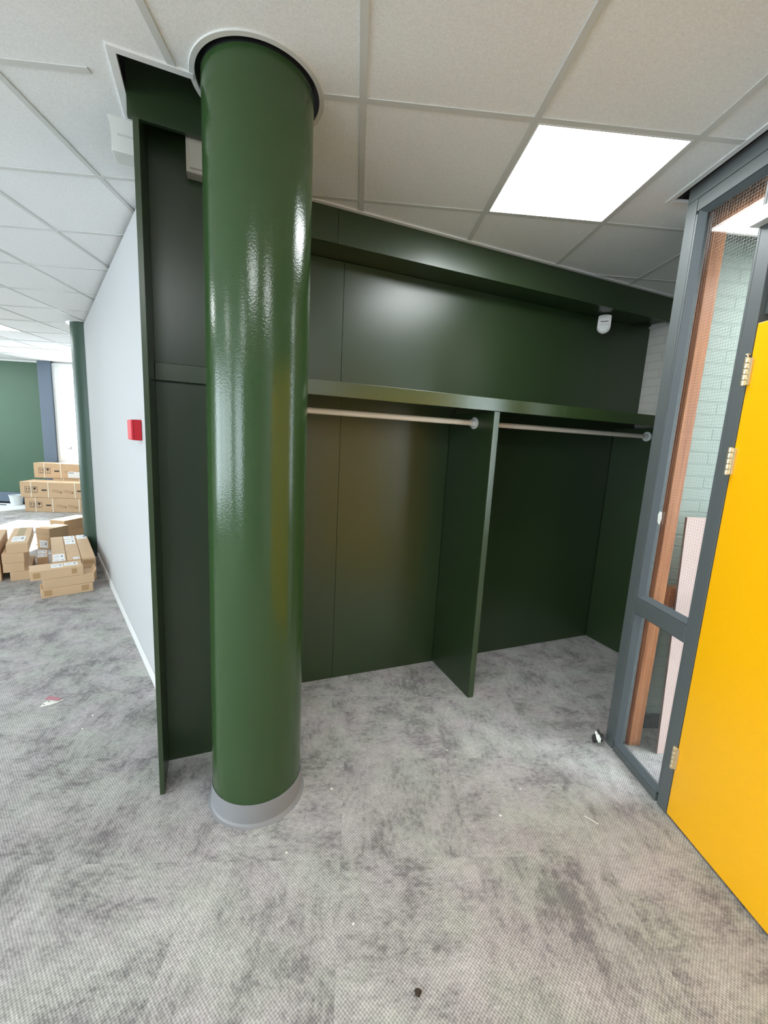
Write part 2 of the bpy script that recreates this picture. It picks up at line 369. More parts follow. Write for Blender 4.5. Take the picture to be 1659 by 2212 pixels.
def cut_opening(bm):
    u0_, u1_, v0_, v1_ = OPEN
    c = cxy((u0_+u1_)/2, (v0_+v1_)/2)
    for uu, vv, nrm in ((u0_, 0, CU), (u1_, 0, CU), (0, v0_, CV), (0, v1_, CV)):
        p = cxy(uu, vv)
        near = [f for f in bm.faces if min((Vector(v.co[:2])-c).length for v in f.verts) < 3.5 or True]
        es = {e for f in near for e in f.edges}; vs = {v for f in near for v in f.verts}
        bmesh.ops.bisect_plane(bm, geom=list(near)+list(es)+list(vs), plane_co=(p.x, p.y, 0), plane_no=(nrm.x, nrm.y, 0))
    kill = []
    for f in bm.faces:
        m_ = f.calc_center_median(); e_ = Vector((m_.x, m_.y))-CO; uu, vv = e_.dot(CU), e_.dot(CV)
        if u0_ < uu < u1_ and v0_ < vv < v1_: kill.append(f)
    bmesh.ops.delete(bm, geom=kill, context='FACES')
cut_opening(cb.bm)
struct(cb, 'ceiling')
struct(MB().box(XL-.15, XR+.15, YB-.15, YF+.15, ZT, ZT+.1, 'slab'), 'ceiling')

# T-bar grid, one mesh of surface bars
gb = MB()
def bar(x0, x1, y0, y1): gb.box(x0, x1, y0, y1, H, H+.003, 'ceil_bar')
bw = .012
kx0, kx1 = math.ceil((XL-GX0)/GS), math.floor((XR-GX0)/GS)
for k in range(kx0, kx1+1):
    x = GX0+GS*k
    y0 = FYO if x > FXO-.02 else YB
    bar(x-bw, x+bw, y0, YF)
ky0, ky1 = math.ceil((YB-GY0)/GS), math.floor((YF-GY0)/GS)
for k in range(ky0, ky1+1):
    y = GY0+GS*k
    for a in range(kx0-1, kx1+1):
        x0, x1 = max(XL, GX0+GS*a+bw), min(XR, GX0+GS*(a+1)-bw)
        if y < FYO: x1 = min(x1, FXO-.02)
        if x1 <= x0: continue
        if k == 0 and a == 0:
            bar(x0, COL.x-.206, y-bw, y+bw); bar(COL.x+.206, x1, y-bw, y+bw); continue
        if k == 0 and a == -1:
            continue
        bar(x0, x1, y-bw, y+bw)
bar(GX0-GS+bw, GX0-.28, GY0-bw, GY0+bw)
cut_opening(gb.bm)
struct(gb, 'trim_1')
# ring around the column, edge trims at the frame, fascia and left beam
struct(MB().lathe([(.1975, H+.008), (.1975, H-.0015), (.2135, H-.0015), (.2145, H+.0005), (.2145, H+.008)], 'ceil_bar', 128, T=Matrix.Translation((COL.x, COL.y, 0))), 'trim_2')
tb = MB()
tb.box(FXO-.022, FXO, YB, FYO+.022, H-.002, H+.008, 'white_trim'); tb.box(FXO, XR, FYO, FYO+.022, H-.004, H+.008, 'white_trim')
struct(tb, 'trim_3')
tc_ = MB(); tc_.box(.02, 3.5, .438, .459, H-.004, H+.008, 'white_trim')
struct(tc_, 'trim_4', loc=(CO.x, CO.y, 0), rz=CA)
tl = MB(); tl.box(-.054, .185, -.078, -.0555, H-.004, H+.008, 'white_trim'); tl.box(-.054, -.0305, -.0555, .66, H-.004, H+.008, 'white_trim')
struct(tl, 'trim_5', loc=(CO.x, CO.y, 0), rz=CA)

struct(MB().box(XR+.15, XR+6, YB, 8, -.12, -.02, 'slab'), 'floor')          # unseen dark ground added outside to cut daylight rising through the right-hand window
# long white wall with its baseboard and the dark shadow gap at the ceiling
struct(MB().box(.02, WL, -.10, 0, 0, H-.026, 'white_wall'), 'wall_white', loc=(WO.x, WO.y, 0), rz=WA)
struct(MB().box(.02, WL, -.08, -.012, H-.026, ZT, 'dark_gap'), 'trim_6', loc=(WO.x, WO.y, 0), rz=WA)
struct(MB().box(.02, WL-.12, 0, .012, 0, .065, 'white_trim', .003), 'baseboard_white', loc=(WO.x, WO.y, 0), rz=WA)
# wall behind the wardrobe, bulkhead above it, white brick wall at its right end
struct(MB().box(-.05, 3.6, .664, .76, 0, ZT, 'green_satin'), 'wall_wardrobe', loc=(CO.x, CO.y, 0), rz=CA)
bk = MB()
bk.box(.02, .819, .46, .478, 2.482, H, 'green_satin', .001); bk.box(.821, 3.5, .46, .478, 2.482, H, 'green_satin', .001)
bk.box(.02, 3.14, .479, .655, 2.482, 2.497, 'green_satin'); bk.box(3.14, 3.358, .479, .655, 2.512, 2.527, 'green_satin')
bk.box(.02, 3.36, .648, .662, 2.500, H+.3, 'green_satin')
struct(bk, 'wall_bulkhead', loc=(CO.x, CO.y, 0), rz=CA)
struct(MB().box(-.0285, .50, .10, .118, 2.570, ZT, 'green_satin', .001), 'wall_beam', loc=(CO.x, CO.y, 0), rz=CA)
struct(MB().box(3.36, 3.48, -.6, .663, 0, ZT, 'brick'), 'wall_brick', loc=(CO.x, CO.y, 0), rz=CA)
# room behind the glazed frame
struct(MB().box(1.585, XR, 2.05, 2.15, 0, ZT, 'sage_wall'), 'wall_sage')
struct(MB().box(1.59, XR, 2.036, 2.049, 0, .085, 'sage_low'), 'baseboard_sage')
struct(MB().box(1.505, XR, YB, 1.93, 2.5, 2.52, 'white_trim'), 'ceiling')
# far wall details
struct(MB().box(-5.83, -5.60, YF-.07, YF, .22, H, 'far_grey', .004), 'trim_7')
struct(MB().box(XL, -5.62, YF-.03, YF, .035, .215, 'far_grey', .004).box(XL, -5.62, YF-.02, YF, 0, .035, 'dark_gap'), 'baseboard_far')
struct(MB().box(XL, XR, YF-.004, YF, H-.03, H, 'white_trim'), 'trim_8')
# wall beside and above the door, towards the camera
struct(MB().box(FX, FX+.06, YB, -.365, 0, ZT, 'white_wall').box(FX+.02, FX+.06, -.365, 2.0, 2.665, ZT, 'dark_gap'), 'wall_door')

# ------------------------------------------------------------------ far window
def window(name, axis, pos, a0, a1, z0, z1, mull, handle=False):
    r = bpy.data.objects.new(name, None); C.objects.link(r); r['kind'] = 'structure'
    fb = MB(); t = .06
    def bx(mb, p, q, z, zz, d0, d1, m):
        if axis == 'x': mb.box(pos+d0, pos+d1, p, q, z, zz, m, .004)
        else: mb.box(p, q, pos+d0, pos+d1, z, zz, m, .004)
    d0, d1 = (-.05, .04)
    bx(fb, a0, a1, z0, z0+t, d0, d1, 'white_trim'); bx(fb, a0, a1, z1-t, z1, d0, d1, 'white_trim')
    bx(fb, a0, a0+t, z0+t, z1-t, d0, d1, 'white_trim'); bx(fb, a1-t, a1, z0+t, z1-t, d0, d1, 'white_trim')
    for q in mull: bx(fb, q-.05, q+.05, z0+t, z1-t, d0, d1, 'white_trim')
    f = fb.build('window_frame', r)
    edges = [a0+t] + [x for q in mull for x in (q-.05, q+.05)] + [a1-t]
    for e0, e1 in zip(edges[::2], edges[1::2]):
        gb_ = MB()
        if axis == 'x': gb_.quad([(pos, e0, z0+t), (pos, e1, z0+t), (pos, e1, z1-t), (pos, e0, z1-t)], 'glass')
        else: gb_.quad([(e0, pos, z0+t), (e1, pos, z0+t), (e1, pos, z1-t), (e0, pos, z1-t)], 'glass')
        gb_.build('pane', r)
    return r
w1 = window('window_1', 'y', YF+.01, -5.60, -3.88, .81, 2.62, [-4.75])
s_ = MB(); s_.box(-5.56, -5.47, YF-.03, YF-.045, .87, 2.56, 'white_trim', .003); s_.build('sash_stile', w1)
hh = MB(); hx = -5.33; hh.box(hx-.012, hx+.012, YF-.075, YF-.045, 1.07, 1.13, 'plate_grey', .002); hh.box(hx-.06, hx+.01, YF-.088, YF-.075, 1.085, 1.105, 'plate_grey', .003); hh.build('handle', w1)
window('window_2', 'x', XF, -2.7, 1.8, .2, 2.55, [-1.2, .3])  # unseen glazing that supplies the column's bluish reflection and side daylight
window('window_added', 'y', YB, -4.9, -2.6, .35, 2.5, [-3.75])  # unseen back window, added as a daylight source
window('window_3', 'x', XL, 4.9, 7.6, .8, 2.5, [6.2])
window('window_4', 'x', XR, .2, 1.9, .1, 2.4, [])

# ------------------------------------------------------------------ ceiling lights
def ceiling_light(i, j, label, group=None, at=None):
    x0, y0 = GX0+GS*i, GY0+GS*j
    r = thing('ceiling_light', at or (x0+.3, y0+.3, H), 0, label, 'ceiling light', group)
    f = MB(); a, b = .2875, .281
    for (p, q, s0, s1) in ((-a, a, -a, -b), (-a, a, b, a), (-a, -b, -b, b), (b, a, -b, b)): f.box(p, q, s0, s1, -.001, .03, 'white_trim')
    f.build('frame', r)
    d = MB(); d.quad([(-b, -b, .004), (-b, b, .004), (b, b, .004), (b, -b, .004)], 'led'); d.build('diffuser', r)
ceiling_light(2, 0, 'bright square white LED panel in the ceiling in front of the wardrobe')
ceiling_light(0, 0, 'square white LED panel in the low ceiling of the room behind the wired glass', at=(2.25, 1.52, 2.493))
ceiling_light(-7, 6, 'square LED panel in the far left ceiling near the window')
for i, j in LEDS[1:]:
    if (i, j) == (-7, 6): continue
    ceiling_light(i, j, 'unseen square white LED ceiling panel added outside the picture', 'ceiling lights outside the picture')

# ------------------------------------------------------------------ columns
r = thing('column', (COL.x, COL.y, 0), 0, 'large glossy dark green round column in front of the open wardrobe', 'column')
MB().lathe([(CR, .0), (CR, H-.001)], 'green_gloss', 128).build('shaft', r)
MB().lathe([(CR, H-.001), (CR, ZT)], 'dark_gap', 128).build('upper_shaft', r)['label'] = 'black top of the column in the ceiling gap'  # column turns near-black from the ceiling line up
MB().lathe([(CR+.001, .094), (CR+.0035, .094), (CR+.0045, .012), (.190, .004), (.1985, .0015), (.1985, 0), (CR+.001, 0)], 'skirt_grey', 128).build('skirting', r)['label'] = 'grey vinyl skirting'
FC = Vector((-3.085, 5.235))
r = thing('column', (FC.x, FC.y, 0), 0, 'distant green round column at the far end of the white wall', 'column')
MB().lathe([(.18, 0), (.18, 2.98)], 'green_hazed', 96).build('shaft', r)
MB().lathe([(.181, .08), (.184, .08), (.186, 0), (.181, 0)], 'far_grey', 96).build('skirting', r)['label'] = 'grey skirting'
struct(MB().lathe([(.181, H+.002), (.181, H-.004), (.214, H-.004), (.216, H+.002)], 'white_trim', 72, T=Matrix.Translation((FC.x, FC.y, 0))), 'trim_9')

# ------------------------------------------------------------------ open wardrobe (in its own u, v frame)
wd = thing('open_wardrobe', (CO.x, CO.y, 0), CA, 'dark green built-in open wardrobe with shelf and two hanging bays', 'wardrobe')
G = 'green_satin'
MB().prism([(0, 0), (.655, 0), (.655, H-.002), (.122, H-.002), (.122, 2.568), (.0, 2.515)], 0, .018, G, 'x', .001).build('side_panel', wd)
MB().box(.019, .50, .20, .218, 0, 1.714, G).box(.482, .50, .219, .648, 0, 1.714, G).box(.019, .50, .20, .218, 1.786, H+.2, G).build('boxed_panel', wd)
sh = MB(); sh.box(.019, 3.358, .182, .200, 1.715, 1.783, 'green_semi', .0015); sh.box(.019, 3.358, .2005, .647, 1.763, 1.781, G); sh.build('shelf', wd)
MB().box(1.655, 1.692, .196, .647, 0, 1.7145, G, .0015).box(1.655, 1.692, .19, .1955, 0, 1.7145, 'green_semi', .001).build('partition', wd)
MB().box(3.122, 3.14, .02, .647, 0, 1.7145, G, .0015).build('end_panel', wd)
for u0_, u1_, z0, z1 in ((.019, .912, 1.784, 2.48), (.914, 3.356, 1.784, 2.48), (.502, .92, 0, 1.762), (.9215, 1.654, 0, 1.762), (1.693, 3.121, 0, 1.762)):
    MB().box(u0_, u1_, .649, .662, z0, z1, G, .0008).build('back_panel', wd)
# little white screw heads and scuffs on the boxed panel
def rail(u0_, u1_, label, left_flange):
    uc = (u0_+u1_)/2; p = cxy(uc, .365)
    rr = thing('clothes_rail', (p.x, p.y, 1.655), CA, label, 'clothes rail')
    hl = (u1_-u0_)/2
    MB().cyl((-hl+.006, 0, 0), (hl-.006, 0, 0), .0155, 'rail_wood', 32).build('tube', rr)
    for s in (1, -1):
        f = MB(); x = s*hl
        f.cyl((x-s*.0005, 0, 0), (x-s*.012, 0, 0), .034, 'white_plastic', 40, bev=.002); f.cyl((x-s*.012, 0, 0), (x-s*.034, 0, 0), .0195, 'white_plastic', 40)
        f.build('flange', rr)
rail(.501, 1.655, 'pale clothes rail in the left bay, running behind the round column', True)
rail(1.692, 3.122, 'pale clothes rail in the right bay, beside the glazed frame', True)

# detector on the upper green panel
p = cxy(2.800, .580)
r = thing('motion_detector', (p.x, p.y, 2.350), CA-radians(47), 'small white motion detector on the green wall under the bulkhead', 'motion detector')
def arc(cx, cz, rx, rz, a0, a1, n_): return [(cx+rx*cos(a0+(a1-a0)*k/n_), cz+rz*sin(a0+(a1-a0)*k/n_)) for k in range(n_+1)]
pts = arc(0, .040, .042, .040, pi, 2*pi, 16) + arc(0, .112, .042, .012, 0, pi, 10)
MB().prism(pts, 0, -.036, 'white_plastic', 'y', .003).build('housing', r)
MB().prism(arc(0, .038, .034, .032, pi, 2*pi, 14) + [(.034, .060), (-.034, .060)], -.036, -.043, 'lens_plastic', 'y', .003).build('lens', r)
MB().box(-.025, .025, -.0372, -.036, .076, .081, 'dark').build('slot', r)
MB().box(-.018, .018, .001, .050, .04, .09, 'white_plastic', .003).build('bracket', r)

# box on the dark panel under the beam
p = cxy(.150, .199)
r = thing('junction_box', (p.x, p.y, 2.47), CA, 'beige wall box high up in the dark corner left of the column', 'junction box')
MB().box(0, .13, -.055, 0, 0, .15, 'beige_plastic', .004).build('body', r)
MB().box(.012, .118, -.064, -.056, .012, .138, 'beige_plastic', .003).build('lid', r)

# curved white housing on the outer side of the side panel
p = cxy(-.002, .12)
r = thing('sounder', (p.x, p.y, 2.462), CA, 'white curved plastic housing on the outer edge of the side panel, below the ceiling', 'sounder')
prof = [(-.080, .0), (-.079, .02), (-.079, .05), (-.082, .08), (-.088, .102), (-.090, .108), (0, .108), (0, 0)]
MB().prism(prof, 0, .08, 'white_plastic', 'y', .003).build('housing', r)
MB().box(-.060, -.012, -.003, 0, .05, .056, 'lens_plastic').build('slot', r)

# red call point seen edge-on, fixed on the white wall just behind the side panel
tW = .38
p = WO + WD*tW
r = thing('call_point', (p.x, p.y, 1.455), WA, 'red fire alarm call point sticking out of the white wall', 'call point')
MB().box(-.06, .06, .001, .040, 0, .115, 'red', .004).build('back_box', r)
MB().prism([(-.062, .002), (-.062, .114), (.062, .114), (.062, .002)], .040, .054, 'red_dark', 'y', .005).build('front_cover', r)

# ------------------------------------------------------------------ glazed frame beside the yellow door
wr = bpy.data.objects.new('window_6', None); C.objects.link(wr); wr['kind'] = 'structure'; wr.location = (FX, 0, 0)
A_ = 'anthracite'
MB().box(0, .06, 1.878, 1.935, 0, 2.60, A_, .002).box(.001, .06, 1.866, 1.877, .05, 2.535, A_, .002).build('post', wr)
MB().box(0, .06, 1.487, 1.540, 0, 2.60, A_, .002).box(.001, .06, 1.541, 1.552, .05, 2.535, A_, .002).build('post', wr)
MB().box(0, .06, 1.487, 1.935, 2.601, 2.662, A_, .002).box(0.002, .06, 1.541, 1.877, 2.548, 2.600, A_, .002).build('head_rail', wr)
MB().box(0, .06, 1.553, 1.865, .758, .832, A_, .003).box(0.004, .06, 1.553, 1.865, .833, .838, A_, .001).build('middle_rail', wr)
MB().box(0, .06, 1.553, 1.865, 0, .034, A_, .002).build('bottom_rail', wr)
for z0, z1 in ((.838, 2.546), (.036, .756)):
    bd = MB(); yb0, yb1 = 1.5535, 1.8645
    bd.prism([(.004, z0), (.034, z0), (.034, z0+.016), (.030, z0+.018)], yb0, yb1, 'bead_grey', 'y')
    bd.prism([(.004, z1), (.034, z1), (.034, z1-.012)], yb0, yb1, 'bead_grey', 'y')
    bd.prism([(.003, yb1), (.034, yb1), (.034, yb1-.014), (.030, yb1-.014)], z0, z1, 'bead_grey', 'z')
    bd.prism([(.003, yb0), (.034, yb0), (.034, yb0+.012)], z0, z1, 'bead_grey', 'z')
    bd.build('glazing_bead', wr)
    gl = MB().quad([(.0375, yb0, z0), (.0375, yb1, z0), (.0375, yb1, z1), (.0375, yb0, z1)], 'glass').build('pane', wr)
    wm = MB(); q = .0002
    y = yb0+.006
    while y < yb1: wm.box(.037-q, .037+q, y-q, y+q, z0, z1, 'wire'); y += .0127
    z = z0+.006
    while z < z1: wm.box(.037-q, .037+q, yb0, yb1, z-q, z+q, 'wire'); z += .0127
    wm.build('wire_mesh', gl)
# white paint chip left on the glass bead
tag(MB().prism([(0, 0), (.012, .012), (.016, .045), (.008, .062), (-.004, .058), (-.008, .03)], 0, .002, 'foil_white', 'x').build('paper_scrap', loc=(FX+.028, 1.835, 1.205)),
    'torn white paper scrap stuck in the glazed frame', 'paper scrap')

# yellow door
dr = bpy.data.objects.new('door_1', None); C.objects.link(dr); dr['kind'] = 'structure'; dr.location = (FX, 1.483, 0)
MB().box(0, .042, -.92, 0, .010, 2.0, 'yellow', .003).build('door_leaf', dr)
MB().box(.0425, .06, -1.85, .003, 0, 2.03, 'dark_gap').build('rebate', dr)
MB().box(.02, .06, -1.85, .003, 2.03, 2.60, A_, .002).box(0, .06, -1.85, .003, 2.601, 2.662, A_, .002).build('transom_panel', dr)
def hinge(z0, z1):
    hg = bpy.data.objects.new('hinge', None); C.objects.link(hg); hg.parent = dr; hg.location = (-.006, .006, z0)
    n_ = 5; h = (z1-z0)/n_
    MB().box(-.001, .0055, -.018, -.004, .003, z1-z0-.003, 'brass', .0006).build('hinge_plate', hg)
    for k in range(n_): MB().cyl((-.003, .0, k*h+.0008), (-.003, .0, (k+1)*h-.0008), .0078, 'brass', 20, bev=.001).build('knuckle', hg)
    return hg
d3 = bpy.data.objects.new('door_added', None); C.objects.link(d3); d3['kind'] = 'structure'; d3.location = (FX, .558, 0)  # unseen second leaf, added for its yellow reflection on column and shelf
MB().box(0, .042, -.92, 0, .010, 2.0, 'yellow', .003).build('door_leaf', d3)
h1 = hinge(1.785, 1.885)
MB().cyl((-.003, 0, .101), (-.003, 0, .108), .0035, 'brass', 12).cyl((-.003, 0, .108), (-.003, 0, .1115), .0085, 'brass', 20, r2=.006).build('pin_head', h1)
hinge(1.463, 1.566); hinge(.222, .325)
tag(MB().box(FX-.038, FX-.001, .56, 1.553, 2.335, 2.385, 'white_trim', .003).build('cable_trunking'), 'white cable trunking across the top of the yellow door frame', 'trunking')

# hardwood frame and leaning board in the room behind the glass
d2 = bpy.data.objects.new('window_7', None); C.objects.link(d2); d2['kind'] = 'structure'; d2.location = (0, 0, 0)
MB().box(1.500, 1.562, 1.90, 2.049, 0, 2.498, 'wood', .003).box(1.4545, 1.4995, 1.925, 1.975, 0, 2.60, 'wood', .002).build('wooden_post', d2)
MB().box(1.5635, 2.4, 1.925, 1.985, .765, .865, 'wood', .003).build('wooden_rail', d2)
struct(MB().box(1.4995, 1.504, YB, 1.93, 2.5, 2.95, 'wood'), 'trim_10')
t = tag(MB().box(0, .75, 0, .012, 0, 1.235, 'pink_board').box(-.0005, .0, .0, .012, 0, 1.235, 'board_edge').build('wall_board', loc=(1.612, 1.838, 0.002)), 'pale pink board leaning behind the wired glass', 'board')
t.rotation_euler = (radians(-3.2), 0, 0)

# ------------------------------------------------------------------ cardboard boxes
def carton(p0, p1, depth, z0, h, label, group, tapes=(), labels=(), flap=False, length=None, name='cardboard_box'):
    """p0 -> p1: front bottom edge seen from the camera; depth goes away from it"""
    p0, p1 = Vector(p0), Vector(p1); d = p1-p0; wdt = length or d.length; a = math.atan2(d.y, d.x)
    r = thing(name, (p0.x, p0.y, z0), a, label, 'box', group)
    MB().box(0, wdt, 0, depth, .0005, h-.0005, 'cardboard', .003).build('carton', r)
    for f, *q in tapes:
        t = MB(); e = .0006
        if f == 'front': t.box(q[0], q[1], -e, 0.0005, q[2], q[3], q[4] if len(q) > 4 else 'tape')
        else: t.box(q[0], q[1], q[2], q[3], h-.001, h+e, q[4] if len(q) > 4 else 'clear_tape')
        t.build('tape', r)
    for f, *q in labels:
        t = MB(); e = .0008; ww = q[1]-q[0]; hh_ = q[3]-q[2]
        def slab(x0, x1, y0, y1, m, lift):
            if f == 'front': t.box(x0, x1, -e-lift, .0004, y0, y1, m)
            else: t.box(x0, x1, y0, y1, h-.001, h+e+lift, m)
        slab(*q[:4], 'label', 0)
        for k in range(3):
            yy = q[2]+hh_*(.25+.22*k); slab(q[0]+ww*.1, q[0]+ww*(.45+.12*((k*2) % 3)), yy, yy+hh_*.05, 'ink_grey', .0003)
        slab(q[0]+ww*.70, q[0]+ww*.88, q[2]+hh_*.35, q[2]+hh_*.75, 'ink_grey', .0003)
        t.build('shipping_label', r)
    if flap:
        T = Matrix.Translation((wdt, depth*.5, h)) @ Matrix.Rotation(radians(-62), 4, 'Y')
        MB().box(0, .045, -depth*.45, depth*.45, -.0015, .0015, 'cardboard', T=T).build('flap', r)
    return r

# long boxes stacked crosswise in front
g1 = 'long cartons stacked crosswise near the white wall'
carton((-2.715, 3.691), (-2.416, 3.923), .19, 0, .086, 'long cardboard box, lowest of the crosswise stack, on the carpet', g1,
       tapes=[('front', .02, .075, .02, .07), ('front', .29, .345, .02, .07)])
carton((-2.700, 3.702), (-2.405, 3.931), .19, .086, .086, 'long cardboard box with open end flap, middle of the crosswise stack', g1, flap=True)
carton((-2.767, 3.652), (-2.466, 3.880), .215, .172, .086, 'long cardboard box with white labels, top of the crosswise stack', g1,
       tapes=[('front', .02, .07, .018, .068), ('front', .29, .33, .022, .068)], labels=[('top', .15, .235, .04, .16), ('top', .245, .345, .06, .16)])

# long boxes pointing away, three beside one another on stacks
dirR = Vector((-.575, .818)); 
def away(px, py, wv, ln, z0, h, label, group, **k):
    p0 = Vector((px, py)); a = math.atan2(dirR.y, dirR.x)-pi/2
    p1 = p0 + Vector((cos(a), sin(a)))*wv
    return carton(p0, p1, ln, z0, h, label, group, **k)
g2 = 'long cartons laid side by side beside the white wall'
names = ['against the white wall', 'in the middle row', 'in the left row']
for c, (px, py) in enumerate(((-2.660, 4.172), (-2.7545, 4.1055), (-2.849, 4.039))):
    for lv, nm in enumerate(('bottom', 'middle', 'top')):
        kw = {}
        if lv == 2:
            kw = [dict(labels=[('top', .01, .10, .92, 1.13)], tapes=[('front', .01, .10, .02, .06, 'tape')]),
                  dict(labels=[('top', .01, .10, .70, .93), ('top', .005, .104, .97, 1.12), ('top', .05, .10, .02, .10)]),
                  dict(labels=[('top', .01, .10, .08, .28), ('top', .008, .102, .0, .07)], tapes=[('top', .0, .11, .36, .40)])][c]
        away(px, py, .112, 1.13, lv*.077, .077, f'long slim carton pointing away, {nm} one {names[c]}', g2, **kw)
# small box and short stack behind them
carton((-3.262, 4.418), (-3.188, 4.470), .33, 0, .15, 'low carton covered in labels beside the long slim cartons', 'cartons behind the long slim cartons',
       labels=[('top', .005, .08, .02, .15), ('top', .005, .08, .18, .30)])
g3 = 'square cartons behind the long slim cartons'
carton((-3.884, 5.286), (-3.712, 5.251), .27, 0, .132, 'square carton with a white front label, under a plain one', g3, labels=[('front', .035, .145, .02, .11)])
carton((-3.890, 5.287), (-3.706, 5.250), .27, .132, .130, 'square carton with taped front, on top of the labelled one', g3, tapes=[('front', .0, .185, .05, .075, 'clear_tape')])
carton((-4.065, 5.790), (-3.862, 5.748), .42, 0, .132, 'lower carton of the stack nearest the distant column', g3, labels=[('front', .04, .16, .03, .11)])
carton((-4.070, 5.792), (-3.858, 5.748), .42, .132, .128, 'upper carton with a bright bare top nearest the distant column', g3, tapes=[('front', 0, .2, .09, .10, 'clear_tape')])
# left stack
g4 = 'cartons of the two stacks at the left edge'
carton((-3.297, 4.112), (-3.165, 4.197), .62, 0, .089, 'carton at the bottom of the second stack from the left edge', g4)
carton((-3.336, 4.086), (-3.203, 4.171), .60, .089, .092, 'lower middle carton of the second stack from the left edge', g4)
carton((-3.338, 4.085), (-3.200, 4.174), .60, .181, .092, 'upper middle carton of the second stack from the left edge', g4)
carton((-3.306, 4.106), (-3.170, 4.194), .80, .273, .096, 'carton with labels and tape on top, topmost of the second stack from the left edge', g4,
       labels=[('top', .03, .13, .10, .34)], tapes=[('top', .05, .11, .36, .80)])
for k, nm in enumerate(('bottom', 'lower middle', 'upper middle', 'topmost')):
    carton((-3.545, 4.000), (-3.375, 4.110), .72, k*.0925, .0925, f'{nm} carton of the stack cut off by the left edge', g4,
           labels=[('top', .02, .10, .50, .66)] if k == 3 else [])

# big strapped boxes at the back
def strapped(p0, L, dep, z0, h, label, lab=None):
    a = math.atan2(.069, .883)
    r = thing('cardboard_box', (p0[0], p0[1], z0), a, label, 'box', 'large strapped cartons stacked by the far window')
    MB().box(0, L, 0, dep, .001, h-.001, 'cardboard', .005).build('carton', r)
    for x in (.165, .435, .86, 1.25):
        if x > L: continue
        s = MB(); e = .003; ww = .016
        s.box(x, x+ww, -e, 0, 0.001, h, 'strap'); s.box(x, x+ww, dep, dep+e, 0.001, h, 'strap'); s.box(x, x+ww, -e, dep+e, h-.0005, h+e*.5, 'strap')
        s.build('strap', r)
    e = .0015; z_ = h*.30; s = h*.40; tt = .005
    def rect(pr, x0, x1, a0, a1, m='ink'): pr.box(x0, x1, -e, .0005, a0, a1, m)
    def outline(x):
        pr = MB(); e2 = .0016
        pr.prism([(x, z_), (x+.085, z_), (x+.085, z_+s), (x, z_+s)], -.0008, .0005, 'cardboard', 'y')
        for q in ((x, x+.085, z_, z_+tt), (x, x+.085, z_+s-tt, z_+s), (x, x+tt, z_, z_+s), (x+.085-tt, x+.085, z_, z_+s)): rect(pr, *q)
        return pr
    pr = outline(.075)          # this-way-up arrows
    for x in (.095, .130):
        rect(pr, x+.004, x+.010, z_+.022, z_+s*.62)
        pr.prism([(x-.003, z_+s*.6), (x+.017, z_+s*.6), (x+.007, z_+s*.86)], -e, 0, 'ink', 'y')
    rect(pr, .092, .146, z_+.013, z_+.019); pr.build('arrow_mark', r)
    pr = outline(.185)          # fragile glass
    pr.prism([(.207, z_+s*.86), (.249, z_+s*.86), (.246, z_+s*.6), (.234, z_+s*.48), (.222, z_+s*.48), (.210, z_+s*.6)], -e, 0, 'ink', 'y')
    rect(pr, .226, .230, z_+s*.18, z_+s*.5); rect(pr, .211, .245, z_+s*.13, z_+s*.18); pr.build('fragile_mark', r)
    for x in (.335, .90):
        pr = MB(); rect(pr, x, x+.08, h*.44, h*.53); pr.build('black_bar', r)
    for x in (.50, .68):        # line drawings of the contents
        pr = MB()
        for k in range(2):
            o_ = .022*k
            pr.prism([(x, h*.50-o_), (x+.14, h*.40-o_), (x+.14, h*.385-o_), (x, h*.485-o_)], -e, 0, 'ink_brown', 'y')
        pr.prism([(x+.138, h*.29), (x+.155, h*.33), (x+.155, h*.42), (x+.138, h*.39)], -e, 0, 'ink_brown', 'y')
        pr.prism([(x, h*.505), (x+.05, h*.54), (x+.155, h*.43), (x+.15, h*.42), (x+.05, h*.525)], -e, 0, 'ink_brown', 'y')
        pr.build('line_drawing', r)
    if lab:
        t = MB(); t.box(lab[0], lab[1], -.003, -.0016, lab[2], lab[3], 'label'); wl = lab[1]-lab[0]
        t.box(lab[0]+.01, lab[0]+wl*.4, -.0035, -.0029, lab[3]-.03, lab[3]-.015, 'ink_grey'); t.box(lab[0]+wl*.8, lab[1]-.01, -.0035, -.0029, lab[2]+.02, lab[3]-.03, 'ink_grey')
        t.build('shipping_label', r)
    return r
strapped((-5.724, 7.586), 1.35, .36, 0, .252, 'strapped carton on the carpet, lowest of the front row')
strapped((-5.778, 7.582), 1.35, .36, .254, .274, 'strapped carton on top of the front row, reaching furthest left')
strapped((-5.52, 7.982), 1.30, .245, 0, .28, 'strapped carton on the floor in the hidden back row')
strapped((-5.50, 7.984), 1.30, .245, .283, .272, 'strapped carton just showing above the front row')
strapped((-5.80, 7.960), 1.30, .245, .558, .270, 'strapped carton with a white front label, highest of all', lab=(.56, .80, .02, .13))
